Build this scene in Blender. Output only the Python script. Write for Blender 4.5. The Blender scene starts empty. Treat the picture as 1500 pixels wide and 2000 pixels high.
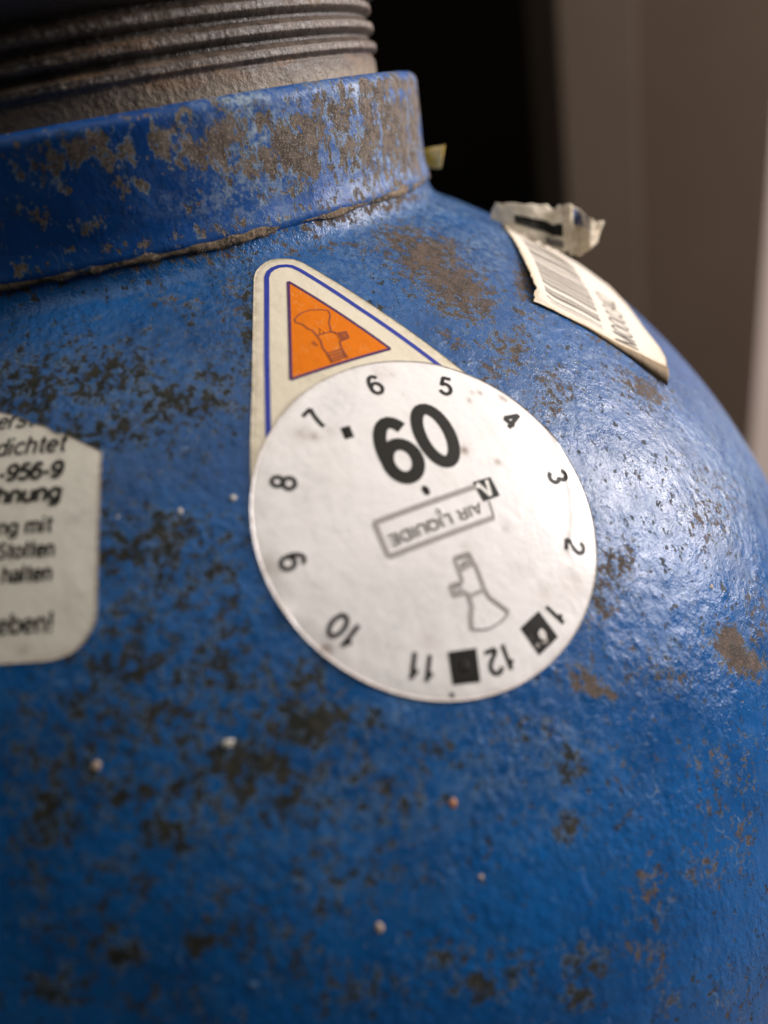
import bpy, math, random
import numpy as np
from mathutils import Matrix, Vector, noise as mnoise

random.seed(7); np.random.seed(7)
scene = bpy.context.scene
MM = 0.001

# ---------------------------------------------------------------- camera
CAM = np.array([0.0, -138.095, 11.624])
FW = np.array([0.19080665, 0.88703554, -0.42042927])
RT = np.array([0.94369983, -0.28366268, -0.17019434])
UP = np.array([0.27022852, 0.36428482, 0.89122001])
cd = bpy.data.cameras.new('camera')
cam = bpy.data.objects.new('camera', cd)
scene.collection.objects.link(cam)
cam.matrix_world = Matrix(((RT[0], UP[0], -FW[0], CAM[0]*MM), (RT[1], UP[1], -FW[1], CAM[1]*MM),
                           (RT[2], UP[2], -FW[2], CAM[2]*MM), (0, 0, 0, 1)))
cd.sensor_fit = 'VERTICAL'; cd.sensor_height = 36.0; cd.sensor_width = 27.0
cd.lens = 36.0*1667.4/2000.0
cd.clip_start = 0.005; cd.clip_end = 50.0
cd.dof.use_dof = True
cd.dof.focus_distance = 0.0935
cd.dof.aperture_fstop = cd.lens/2.7
scene.camera = cam

# ---------------------------------------------------------------- light
world = bpy.data.worlds.new('World'); scene.world = world
world.use_nodes = True
bg = world.node_tree.nodes['Background']
bg.inputs[0].default_value = (0.90, 0.95, 1.0, 1); bg.inputs[1].default_value = 0.032

def area(name, direction, dist, sx, sy, watts, colour):
    l = bpy.data.lights.new(name, 'AREA'); l.shape = 'RECTANGLE'; l.size = sx; l.size_y = sy
    l.energy = watts; l.color = colour
    o = bpy.data.objects.new(name, l); scene.collection.objects.link(o)
    d = Vector(direction).normalized(); o.location = d*dist
    o.rotation_euler = d.to_track_quat('Z', 'Y').to_euler()
    return o
area('window_light', (0.96, -0.07, 0.24), 1.30, 0.38, 0.60, 27.0, (1.0, 0.93, 0.92))
area('ceiling_light', (0.28, 0.10, 0.96), 1.50, 2.60, 2.60, 31.0, (1.0, 0.93, 0.84))

vs = scene.view_settings
vs.view_transform = 'Standard'; vs.look = 'None'; vs.gamma = 1.0; vs.exposure = 0.0
vs.use_curve_mapping = False

# ---------------------------------------------------------------- measured wear (mm, on the steel surface)
WEAR = [
    (-11.1,-42.8,1.7,4.1,-1,-0,-0.1,0.1,-0.6,0.55),(1.4,-44.2,1.7,4.7,0.3,0.2,-0,0,-0.6,0.6),(13.8,-42,2.2,3.5,1.2,-0,0,0,-0.7,0.55),
    (21.3,-38.7,1.6,5.5,3.3,-0.2,0.1,0.1,-0.7,0.7),(30.8,-31.7,1.2,5.8,6.3,-0.5,0.1,0.2,-0.7,0.8),(47.8,-32.6,-8.6,1.6,1.3,-0.5,-3.6,-7.3,-1.1,0.8),
    (30,-38.4,-2.5,3.8,1.2,-0.9,-1.6,-4.1,-1.4,0.8),(30,-38.4,-2.5,3.8,1.2,-0.9,-1.6,-4.1,-1.4,0.8),(32,-40.9,-4.5,3.5,1.1,-0.8,-1.8,-4.3,-1.5,1.15),
    (32.8,-45.2,-7.1,3.4,1,-0.9,-1.6,-3.6,-1.5,1.1),(33.4,-46.6,-8.2,4.1,1.2,-1.1,-1.8,-3.9,-1.6,0.9),(34.5,-48.6,-9.9,2,0.6,-0.6,-1.2,-2.5,-1.1,0.8),
    (35.1,-54.3,-14.1,1.4,-0.7,-1.2,-3.4,-3.5,-1.1,0.7),(33.8,-52.5,-12.2,1.3,0.3,-0.4,-1.4,-2.8,-1.4,0.6),
    (42.6,-45.6,-12.1,2.1,1,-0.6,-2.5,-4.9,-1.6,0.5),(37.7,-58.1,-18.5,3.4,1,-1.1,-2,-3.5,-2,0.55),(31.5,-57.1,-14.6,2.4,0.5,-0.7,-0.7,-1.5,-0.9,0.6),
    (50.8,-46,-17.7,4.1,-1.3,-4.1,-2,-2.2,-0,0.6),(44.5,-39.3,-9.7,1.7,1,-0.5,-3.8,-7.6,-1.9,0.9),(52.6,-51.6,-23.3,3.6,0.2,-2.9,-2.5,-2.6,-0.1,0.8),
    (28.7,-53.8,-11,1.2,-1.2,-1.3,-0.9,-0.9,-0.3,0.6),(23.8,-40.7,-1.6,2.4,0.4,-0.5,-0.7,-2,-0.8,0.5),(7.8,-49.2,-3.2,1.5,-0.3,-0.3,-1.1,-3.9,-2.3,0.55),
    (2.2,-48,-2.1,2.4,-0.7,-0.5,-0.3,-1.3,-0.8,0.6),(7.6,-43.5,0.9,3.3,0.7,-0.2,-0.1,0,-0.8,0.6),(15.5,-42,-0.3,2.2,-0.1,-0.5,-0.3,-1.1,-0.5,0.5),
    (20.3,-41,-0.9,1.7,0.1,-0.4,-0.3,-1,-0.4,0.6),(0.5,-46,-1,2,-0.6,-0.4,-0.2,-1.1,-0.6,0.5),(40.1,-66,-27.6,6.3,1.8,-2.5,-2,-3.2,-2.3,0.18),
    (35.9,-72.2,-32.4,2.5,0.5,-1,-1.5,-2.3,-2.1,0.62),(32.8,-74.5,-33.6,1.7,0.3,-0.7,-1,-1.6,-1.7,0.7),(48.2,-62.1,-29.6,6.1,2.5,-2.7,-2.2,-3.3,-1.8,0.3),
    (56.4,-59.7,-34.8,8.4,4.7,-4.3,-2.4,-3.3,-1.3,0.4),(53.1,-63.4,-35.7,5.1,2.4,-2.5,-2.8,-3.8,-2,0.5),(48.2,-73.2,-44.7,1.9,0.6,-1.1,-0.7,-1,-0.9,1.2),
    (49,-73.7,-46.7,2.2,0,-2.8,-2,-1.2,0.2,1.2),(50.7,-73.6,-48.7,2.1,0.8,-1.3,-0.4,-0.6,-0.5,1.1),(29.3,-79.8,-39.7,2.2,0,-1.4,-0.3,-0.3,-0.3,1.15),
    (28.2,-79.3,-38.1,2.1,0.2,-0.9,-0.5,-0.8,-1,0.7),(38.1,-77.7,-42.6,2,0.4,-1,-0.4,-0.6,-0.7,0.6),(40.5,-81.1,-52,3.6,0.9,-2.3,-0.7,-1,-1.5,0.468),
    (44.4,-80.3,-55,2.4,0.7,-1.6,-1.3,-1.8,-2.8,0.396),(36.2,-85.8,-59.3,2,0.4,-1.4,-0.6,-0.9,-1.9,0.612),
    (41.9,-83.6,-60.7,1.9,0.6,-1.4,-0.9,-1.2,-2.6,0.54),(38.6,-83.4,-55.2,2.8,0.6,-1.8,-0.4,-0.6,-1,0.468),
    (28.8,-87.8,-57,2.3,0.3,-1.4,-0.8,-1.1,-2.5,0.504),(26.3,-89.8,-60.9,2.8,0.3,-1.9,-0.3,-0.4,-1.1,0.576),
    (28.2,-90.7,-66.6,1.2,0.2,-0.9,-0.6,-0.8,-3,0.54),(28.4,-82,-43,3.3,0.3,-1.6,-0.8,-1.2,-1.8,0.288),
    (29.3,-83.2,-46.1,1.4,0.1,-0.7,-0.3,-0.5,-0.7,0.504),(37.4,-88.8,-75.9,4.1,1.3,-4.2,-0.4,-0.6,-3.8,0.36),
    (54.8,-69.1,-46.1,2.7,1.2,-1.6,-2.7,-3.5,-2.5,0.5),(34.4,-77.6,-39.5,5.5,1,-2.7,-1.2,-1.7,-2,0.4),
]
GRIME = [
    (-0.5,-83.2,-36.6,4.7,-0.8,-1.4,-0.8,-1.4,-2.3,0.61),(-6.3,-82.9,-36.5,4.6,-1,-1.2,-0.6,-1.1,-2,0.61),
    (-12.3,-80.3,-33.4,4.6,-1.2,-0.9,-0.6,-1.2,-1.9,0.61),(1.2,-86.8,-43,4.7,-0.7,-1.6,-0.9,-1.4,-2.8,0.488),
    (-6.4,-87.2,-44.5,3.8,-0.8,-1.1,-0.5,-0.8,-1.7,0.549),(7,-84.3,-39,4.1,-0.4,-1.5,-0.7,-1.2,-2,0.488),
    (-13.4,-87.9,-47.6,4.5,-1.1,-1.1,-0.4,-0.6,-1.5,0.549),(0.8,-90.4,-51.2,3.9,-0.5,-1.6,-0.4,-0.6,-1.5,0.549),
    (-6,-78.9,-30.3,4.7,-1.1,-1.1,-0.4,-0.9,-1.3,0.61),(-9.1,-73,-23.2,4.8,-1.3,-0.9,-0.5,-1.3,-1.6,0.61),
    (-1.9,-71.5,-20.9,3.3,-0.7,-0.7,-0.6,-1.4,-1.6,0.61),(-9.6,-51,-4.5,5.6,-2.3,-0.9,-0.5,-3.3,-2.2,0.45),
    (-1,-53,-5.1,4.7,-1.3,-0.9,-0.6,-2.7,-1.8,0.35),(-5.5,-57.5,-8.5,8.9,-2.7,-1.6,-0.3,-1.4,-1,0.5),(-4.7,-70.5,-19.9,4.5,-1.1,-0.9,-1,-2.6,-2.9,0.549),
    (-2.7,-77.4,-27.9,4.8,-1,-1.2,-0.5,-1.2,-1.6,0.61),(-12.8,-76.5,-28.2,5.8,-1.7,-1.1,-0.8,-1.8,-2.6,0.61),
    (-19,-76.5,-29.9,2.4,-0.8,-0.3,-0.7,-1.7,-2.6,0.61),(-0.7,-80.5,-32.3,4.7,-0.8,-1.3,-0.8,-1.5,-2.3,0.61),
    (-13.8,-83.1,-38.3,4.5,-1.2,-0.9,-0.6,-1,-2,0.488),(-19.6,-83,-40.1,3.4,-1.1,-0.6,-0.5,-0.8,-1.7,0.488),
    (-7.9,-85.6,-41.4,3.8,-0.8,-1,-0.6,-1,-2,0.427),(6.7,-81.2,-33.7,3.7,-0.4,-1.2,-0.4,-0.7,-1,0.549),(22.4,-51.4,-7.2,0.7,-0.9,-0.8,-0.6,-0.7,-0.3,0.6),
    (-12.9,-53,-6.2,4.2,-1.8,-0.6,-0.5,-3.5,-2.5,0.75),(-6.2,-54.4,-6.3,5.5,-1.9,-0.9,-0.6,-3,-2.1,0.75),(-1,-58.9,-9.3,3.6,-0.9,-0.7,-0.6,-2,-1.6,0.8),
    (2.3,-58.9,-9.4,2.7,-0.6,-0.5,-0.7,-2.5,-1.9,0.75),(-5.1,-60,-10.4,5.3,-1.5,-1,-0.4,-1.5,-1.2,0.7),(5.4,-55.1,-6.8,1.9,-0.4,-0.4,-0.9,-3.1,-2.2,0.5),
    (8.2,-52.6,-5.3,0.6,-0.1,-0.1,-2.4,-7.8,-5.1,0.75),(3.6,-50.4,-3.6,1.4,-0.3,-0.3,-0.4,-1.5,-0.9,0.5),
    (-9.3,-59.6,-10.4,2.5,-2.2,-1.5,-0.7,-0.8,-0.7,0.7),(-7.9,-64.2,-14.2,0.8,-0.3,-0.1,-1,-3.5,-3.3,0.5),
    (-6.4,-69,-18.6,4.9,-1.3,-1,-0.6,-1.8,-1.9,0.732),(-3.8,-68,-17.3,2.5,-0.6,-0.5,-0.4,-1.1,-1.1,0.793),
    (-6.5,-71.9,-21.6,3.6,-0.9,-0.7,-0.5,-1.4,-1.6,0.61),(-0.8,-74.2,-23.9,2.4,-0.5,-0.6,-0.6,-1.3,-1.6,0.549),
    (-9.8,-74.8,-25.4,4.7,-1.3,-0.9,-0.4,-1.1,-1.4,0.732),(-2.6,-76.3,-26.6,2.8,-0.6,-0.7,-0.5,-1.1,-1.4,0.61),
    (3.7,-78.5,-29.6,2,-0.3,-0.6,-0.5,-0.9,-1.3,0.732),(6.7,-80.3,-32.4,3.5,-0.8,-1.7,-0.3,-0.3,-0.4,0.671),
    (-1.5,-63.7,-13.2,2.6,-0.6,-0.5,-0.7,-2.2,-2,0.4),(-0.4,-69.9,-19.1,1.7,-0.4,-0.4,-0.7,-1.8,-1.9,0.549),
    (-8.9,-77.7,-29,5,-1.3,-1.1,-0.6,-1.2,-1.8,0.61),(-15.7,-78.1,-31.1,4.3,-1.3,-0.7,-0.8,-1.6,-2.6,0.671),
    (-18.5,-79.3,-33.7,2.3,-0.8,-0.4,-0.6,-1.2,-2,0.915),(-2.9,-81.2,-33.5,4.3,-0.8,-1.1,-0.5,-1,-1.6,0.915),
    (-8.3,-81,-33.7,3.1,-0.7,-0.7,-0.4,-0.7,-1.1,0.793),(2.8,-80.4,-32.2,3.6,-0.5,-1.1,-0.6,-1.1,-1.6,0.976),
    (-10,-82.5,-36.3,2.1,-0.5,-0.5,-0.3,-0.5,-0.8,1),(-3.9,-82.4,-35.3,1.5,-0.3,-0.4,-0.3,-0.6,-1,0.854),(-17.2,-85,-43,3,-0.9,-0.6,-0.5,-0.8,-1.7,0.549),
    (-21.5,-85.2,-45.3,1.9,-0.6,-0.3,-0.4,-0.5,-1.3,0.793),(-16.1,-85.6,-43.8,1.7,-0.5,-0.3,-0.2,-0.3,-0.7,0.976),
    (-10.3,-86.9,-44.5,1.5,-0.4,-0.4,-0.2,-0.3,-0.6,1),(-4.2,-89.1,-48.2,2.3,-0.4,-0.8,-0.4,-0.6,-1.5,0.488),
    (-21.1,-80.8,-37.1,2.3,-0.8,-0.3,-0.6,-1.1,-2,0.488),(-8.8,-83.4,-37.6,2.3,-0.5,-0.5,-0.4,-0.7,-1.3,0.488),
    (-2.8,-88.8,-47.5,1.5,-0.3,-0.5,-0.3,-0.5,-1.1,0.61),(5.7,-82.9,-36.3,2,-0.2,-0.7,-0.5,-0.8,-1.3,0.549),
    (20.8,-90.7,-58.9,2.5,0.1,-1.5,-0.4,-0.5,-1.3,0.732),(13.7,-90.9,-55.3,2.2,-0.1,-1.2,-0.4,-0.5,-1.4,0.671),
    (10.2,-91.3,-55.4,1.7,-0.1,-0.9,-0.3,-0.4,-1.2,0.854),(19.1,-91.7,-61.1,1.4,0.1,-0.9,-0.2,-0.3,-0.8,1),
    (24,-83.4,-43.1,1.3,0.1,-0.6,-0.6,-0.9,-1.4,0.793),(22.3,-85.9,-47.4,1.5,0.1,-0.7,-0.3,-0.5,-0.9,0.854),
    (8.7,-90.3,-52,2.5,-0.2,-1.2,-0.3,-0.5,-1.1,0.61),(21.1,-81.9,-39,2.4,0.1,-1,-0.4,-0.7,-1,0.488),(12.9,-82.7,-37.3,2.2,-0.1,-0.8,-0.4,-0.6,-1,0.549),
    (5.8,-87,-43.9,2.8,-0.3,-1.1,-0.8,-1.2,-2.4,0.427),
]
SCUFF = [
    (40.5,-22.6,-1.2,12,14.3,-2.9,-4.1,-10.7,-1.3,0.7),(42.4,-32.7,-5.5,6,4.3,-1.6,-4.4,-9.7,-2,0.6),(67.8,-49.4,-37.6,10.8,9.8,-6.4,-8,-10.6,-0.5,0.7),
    (25.4,-36.1,-0,8,2,-1.7,-1.6,-4.9,-1.6,0.35),(43.3,-65.1,-28.9,8.5,2.8,-3.6,-2.8,-4.2,-2.9,0.55),(4.5,-84.9,-39.6,8.1,-0.9,-2.9,-1.4,-2.2,-4,0.25),
    (18.6,-83.7,-41.1,7.6,0.1,-3.3,-1.4,-2.1,-3.4,0.35),(13.7,-47.8,-3.1,10.6,-0.3,-2.3,-1.3,-4.2,-2.3,0.3),
    (39.5,-31.9,-3.7,11.8,8.7,-3,-2.8,-6.7,-1.4,0.4),(68.5,-45.3,-34.7,11.2,9,-5.7,-8.6,-11.6,0.2,0.6),
    (13.3,-81.3,-35.2,4.4,-0.2,-1.6,-0.5,-0.9,-1.3,0.35),(4.7,-76.6,-27,2.5,-0.4,-0.7,-1,-2,-2.6,0.2),(-1.2,-54.1,-5.9,9.3,-2.4,-1.8,-0.8,-3.1,-2.2,0.2),
    (41.8,-52.9,-16.6,9.6,4,-3.2,-4.7,-8.4,-3.9,0.3),
]
COLLAR_WEAR = [
    (28.6,-34.5,14.3,4.9,4.4,-0.2,-0.1,-0,-0.6,0.7),(40.7,-18.4,11.7,3,6.1,-0.2,-1.6,-3,-3.6,1),(12.8,-42.7,10.1,3.3,1.1,-0.6,-0.6,-0.1,-2.4,0.7),
    (8.6,-43.9,12.9,3,0.7,-0.5,-0.5,-0,-1.8,0.7),(23.2,-38.1,9.8,4.8,3.2,-0.8,-0.7,-0.2,-3,0.6),(-8.8,-43.6,8.3,1.9,-0.3,-0.3,-0.3,0.1,-0.9,0.4),
    (-9.6,-51,-4.5,5.6,-2.3,-0.9,-0.5,-3.3,-2.2,0.45),(-1,-53,-5.1,4.7,-1.3,-0.9,-0.6,-2.7,-1.8,0.35),(-5.5,-57.5,-8.5,8.9,-2.7,-1.6,-0.3,-1.4,-1,0.5),
    (-4.7,-70.5,-19.9,4.5,-1.1,-0.9,-1,-2.6,-2.9,0.45),(-2.7,-77.4,-27.9,4.8,-1,-1.2,-0.5,-1.2,-1.6,0.5),
    (-12.8,-76.5,-28.2,5.8,-1.7,-1.1,-0.8,-1.8,-2.6,0.5),(-19,-76.5,-29.9,2.4,-0.8,-0.3,-0.7,-1.7,-2.6,0.5),
    (-0.7,-80.5,-32.3,4.7,-0.8,-1.3,-0.8,-1.5,-2.3,0.5),(-13.8,-83.1,-38.3,4.5,-1.2,-0.9,-0.6,-1,-2,0.4),
    (-19.6,-83,-40.1,3.4,-1.1,-0.6,-0.5,-0.8,-1.7,0.4),(-7.9,-85.6,-41.4,3.8,-0.8,-1,-0.6,-1,-2,0.35),(6.7,-81.2,-33.7,3.7,-0.4,-1.2,-0.4,-0.7,-1,0.45),
    (-10.5,-43,3.4,4,-0.9,-0.1,-0.1,0.1,-0.6,0.6),(-0.7,-44.3,3.7,6.1,0.1,0,-0,0,-0.6,0.6),(10,-43.1,3.5,3.9,1,0,0,0,-0.6,0.6),
    (19,-40,3.4,3.9,2,-0,0,0,-0.5,0.6),(31.2,-31.4,3.1,4.9,5.3,-0.3,0.1,0.1,-0.5,0.7),(-7.2,-43.7,4,6,-0.8,-0.2,-0.1,0,-0.5,0.4),
    (-2.9,-44.6,12.8,2.8,-0.1,-0.5,-0.4,0.1,-1.3,0.75),(-5.2,-44.4,11.9,1.4,-0.1,-0.3,-0.4,0.1,-1.1,0.7),(-0.7,-44.8,13.6,1.4,0,-0.2,-0.2,0,-0.8,0.8),
    (1.3,-44.7,12.1,1,0.1,-0.9,-1.2,0,-1.2,0.8),(5.8,-44.3,12,2.2,0.4,-1.8,-1.1,-0.1,-1,0.8),(11,-43.3,11.8,2.6,0.7,-0.4,-0.7,-0,-2.8,1),
    (8.5,-43.8,10.3,1.5,0.3,-0.3,-0.2,-0,-0.9,0.9),(17.8,-40.8,9.2,3.6,1.7,-0.6,-0.6,-0.1,-2.7,1),(16.2,-41.7,12.4,2.3,0.9,-0.4,-0.2,-0,-0.9,0.8),
    (20.8,-39.5,11.2,2.5,1.4,-0.4,-0.4,-0.1,-1.7,0.9),(25,-37,11.7,3.2,2.3,-0.4,-0.6,-0.3,-2.8,0.9),(31.1,-32,10.8,4.6,4.9,-0.6,-0.9,-0.6,-3.8,0.95),
    (35.7,-26.6,8.5,5.4,8.1,-0.7,-1.3,-1.3,-5.2,1),(21.2,-39.1,7,4.6,2.7,-0.9,-0.2,-0.1,-0.9,0.8),(16.2,-41.4,7.4,2.3,1,-0.4,-0.2,-0,-0.7,0.7),
    (1.9,-44.5,9.1,1.7,0.1,-0.8,-0.4,0,-0.6,0.8),(-4.8,-44.3,9.9,0.7,-0.1,-0.1,-0.1,0,-0.4,0.8),(-5.4,-44.4,12.6,0.9,-0.1,-0.2,-0.4,0.1,-1.3,0.6),
    (-8.1,-44,13.3,2.3,-0.4,-0.4,-0.5,0.1,-1.3,0.6),(27.2,-35.2,8.1,3.9,3.2,-0.6,-0.5,-0.2,-2.1,0.9),(32.5,-30.2,4.3,5.2,6.2,-1,-0.3,-0.2,-1.1,0.6),
    (20.2,-40,14.1,1.8,1,-0.2,-0.2,-0.1,-1,0.5),(6.5,-44.3,14.7,4.5,0.8,-0.1,-0.1,0,-0.4,0.5),(-7.6,-43.8,7.6,2.8,-0.4,-0.5,-0.3,0.1,-0.9,0.45),
    (-3.5,-44.3,6.3,0.7,-0,-0.1,-0.2,0,-0.6,0.9),(17,-41,5.7,2.4,1.1,-0.5,-0.2,-0,-0.7,0.5),(35.9,-26.8,14,6.9,10.8,-0.3,-0.2,-0.2,-0.8,1),
]
COLLAR_SCRAPE = [
    (13.9,-42.6,14.7,2.7,1,-0.4,-0.5,-0.1,-1.8,1.2),(14.2,-42.3,11.3,2.2,0.8,-0.4,-0.7,-0.1,-2.8,1.1),(16.3,-41.4,7.9,5.3,2.4,-1,-0.3,-0.1,-1.2,0.8),
    (28.2,-34.7,12.8,6.5,5.9,-0.7,-0.5,-0.2,-2.1,0.7),(33,-29.8,6.6,6.6,8.3,-1.1,-0.8,-0.6,-3.4,0.8),(14.9,-42.2,13.9,2.2,0.8,-0.3,-0.3,-0,-1,1),
    (13.8,-42.5,11.9,1.6,0.6,-0.3,-0.4,-0,-1.6,0.9),(14.2,-42.2,8.8,3.4,1.2,-0.6,-0.2,-0,-0.9,0.8),(12.5,-42.6,6.6,3.9,1.3,-0.8,-0.5,-0,-2.2,0.8),
    (10,-43.2,5.6,4.9,1.3,-1,-0.2,-0,-1,0.6),(23.5,-37.8,8.2,5.6,3.9,-1,-0.3,-0.1,-1.3,0.45),(36,-25.9,4.8,5.8,9.3,-1.1,-0.6,-0.6,-2.4,0.7),
    (32.7,-30.3,9.5,5.1,6.1,-0.7,-1,-0.8,-4.4,0.6),(22.9,-38.5,14.5,5.3,3.5,-0.6,-0.1,-0,-0.6,0.35),
]
FLECK = [
    (2.13,-67.28,-16.55,0.38,0),(-3.8,-80.14,-31.89,0.53,0),(-14.15,-78.47,-31.17,0.45,1),(3.78,-88.81,-47.6,0.53,1),(12.58,-84.97,-41.35,0.51,2),
    (13.14,-87.83,-47.41,0.37,1),(-2.53,-67.2,-16.49,0.26,0),(-7.77,-66.18,-15.91,0.19,0),(6.35,-44.15,-0.26,0.46,1),(48.31,-69.99,-39.76,0.33,1),
    (-6.98,-88.95,-48.35,0.34,3),(-10.21,-81.31,-34.5,0.24,3),
]
STAIN = [
    (-7.81,12.21,0.87,0.45),(-6.99,11.52,0.54,0.7),(-5.57,11.3,0.76,0.3),(5.92,4.52,0.45,0.95),(8.6,2.18,0.4,0.8),(11.67,9.83,0.24,1),(9.92,9.34,0.24,1),
    (10.86,10.07,0.24,0.8),(14.04,8.32,0.36,0.9),(13.72,8.68,0.24,0.9),(-15.24,-6.65,0.45,1),(-15.69,-6.76,0.4,0.9),(-16.65,2.06,0.81,0.55),
    (-16.3,1.27,0.7,0.35),(16.67,7.05,1.58,0.35),(18.07,3.31,1.34,0.4),(17.16,-0.29,1.32,0.4),(16.63,-3.82,1.06,0.5),(13.94,-6.46,1.16,0.25),
    (9.6,-11.54,1.67,0.3),(13.52,-8.61,0.8,0.35),(0.51,-3.96,0.38,0.35),(5.36,-4.07,0.33,0.4),(3.01,15.54,1.16,0.25),(0.65,17.18,0.81,0.2),
    (3.84,14.87,0.46,0.35),(12.8,2.61,0.29,0.7),(15.37,-6.68,0.23,0.9),(4.29,-8.24,1.09,0.15),(-17.95,-4.42,0.79,0.2),(-13.62,-9.5,0.99,0.15),
    (5.79,-11.01,0.98,0.2),(-6.82,-9.87,0.92,0.2),(15.86,1.61,0.24,0.9),
]
SMUDGE = [
    (-3.01,13.87,2.23,0.5),(-9.89,7.27,3.16,0.35),(-5.7,-6.38,2.58,0.45),(-7.71,3.46,2.63,0.25),(-2.41,-8.41,2.09,0.3),(-9.53,-7.57,3.04,0.3),
    (-15.35,-2.24,2,0.3),(7.17,-2.83,3.35,0.2),(-13.75,5.81,2.06,0.3),(-9.05,-3.79,2.05,0.25),
]
CREASE = [
    (17,6.97),(17.28,3.66),(16.37,-0.06),(14.82,-3.54),(12.8,-6.63),(10.84,-8.44),
]
TORN_GRID = ([[48.6, -20.95, -3.39], [49.02, -21.3, -2.63], [51.0, -22.31, -3.04], [53.71, -23.03, -3.67], [55.83, -23.09, -4.15], [56.6, -23.0, -4.92], [57.25, -23.66, -4.46], [58.18, -25.22, -4.37], [60.03, -23.94, -5.47], [60.03, -26.99, -6.55], [62.69, -25.9, -7.69]],
    [[47.7, -21.83, -4.48], [49.19, -23.08, -5.59], [50.35, -24.13, -6.79], [51.94, -24.93, -8.09], [53.61, -25.29, -9.1], [55.0, -25.51, -9.93], [55.9, -26.43, -10.45], [56.48, -27.67, -10.8], [58.2, -26.74, -11.39], [59.01, -28.26, -10.58], [60.91, -26.91, -10.18]])
YELLOW_GRID = ([[42.06, -7.91, 5.69], [42.89, -8.91, 5.39], [43.76, -9.82, 5.3], [44.76, -10.66, 5.39], [45.42, -11.48, 5.4], [45.96, -12.22, 5.5]],
    [[41.25, -9.01, 2.99], [42.14, -9.92, 2.91], [42.89, -10.75, 2.92], [43.67, -11.66, 2.78], [44.21, -12.53, 2.62], [44.5, -13.26, 2.64]])

# ---------------------------------------------------------------- node helpers
def new_mat(name):
    m = bpy.data.materials.new(name); m.use_nodes = True
    return m, NB(m.node_tree)
class NB:
    def __init__(s, t):
        s.t = t; s.n = t.nodes; s.b = s.n['Principled BSDF']
        tc = s.n.new('ShaderNodeTexCoord'); vm = s.n.new('ShaderNodeVectorMath'); vm.operation = 'SCALE'
        vm.inputs['Scale'].default_value = 1000.0
        t.links.new(tc.outputs['Object'], vm.inputs[0]); s.P = vm.outputs[0]; s.N = tc.outputs['Normal']
    def link(s, a, b):
        s.t.links.new(a, b)
    def put(s, inp, v):
        if v is None: return
        if hasattr(v, 'links') or hasattr(v, 'is_linked'): s.link(v, inp)
        else:
            if isinstance(v, tuple) and len(v) == 3 and inp.type == 'RGBA': v = (*v, 1)
            inp.default_value = v
    def noise(s, scale, detail=4, rough=.55, vec=None, dist=0.0, w=None):
        n = s.n.new('ShaderNodeTexNoise')
        if w is not None: n.noise_dimensions = '4D'; n.inputs['W'].default_value = w
        s.link(vec or s.P, n.inputs['Vector'])
        n.inputs['Scale'].default_value = scale; n.inputs['Detail'].default_value = detail
        n.inputs['Roughness'].default_value = rough; n.inputs['Distortion'].default_value = dist
        return n.outputs[0]
    def scaled(s, v):
        m = s.n.new('ShaderNodeVectorMath'); m.operation = 'MULTIPLY'; s.link(s.P, m.inputs[0]); m.inputs[1].default_value = v
        return m.outputs[0]
    def math(s, op, a, b=None, c=None):
        n = s.n.new('ShaderNodeMath'); n.operation = op
        s.put(n.inputs[0], a); s.put(n.inputs[1], b); s.put(n.inputs[2], c)
        return n.outputs[0]
    def step(s, v, lo, hi, a=0.0, b=1.0):
        n = s.n.new('ShaderNodeMapRange'); n.interpolation_type = 'SMOOTHSTEP'
        s.put(n.inputs['Value'], v); s.put(n.inputs['From Min'], lo); s.put(n.inputs['From Max'], hi)
        s.put(n.inputs['To Min'], a); s.put(n.inputs['To Max'], b)
        return n.outputs['Result']
    def mix(s, f, a, b):
        n = s.n.new('ShaderNodeMix'); n.data_type = 'RGBA'
        s.put(n.inputs[0], f); s.put(n.inputs[6], a); s.put(n.inputs[7], b)
        return n.outputs[2]
    def attr(s, name):
        n = s.n.new('ShaderNodeAttribute'); n.attribute_name = name; return n.outputs['Fac']
    def bump(s, h, strength=1.0, normal=None):
        n = s.n.new('ShaderNodeBump'); n.inputs['Distance'].default_value = 0.001; n.inputs['Strength'].default_value = strength
        s.link(h, n.inputs['Height'])
        if normal is not None: s.link(normal, n.inputs['Normal'])
        return n.outputs[0]
    def out(s, color=None, rough=None, normal=None, metal=None, spec=None, coat=None, coat_rough=None):
        s.put(s.b.inputs['Base Color'], color); s.put(s.b.inputs['Roughness'], rough); s.put(s.b.inputs['Normal'], normal)
        s.put(s.b.inputs['Metallic'], metal); s.put(s.b.inputs['Specular IOR Level'], spec)
        s.put(s.b.inputs['Coat Weight'], coat); s.put(s.b.inputs['Coat Roughness'], coat_rough)

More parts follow.
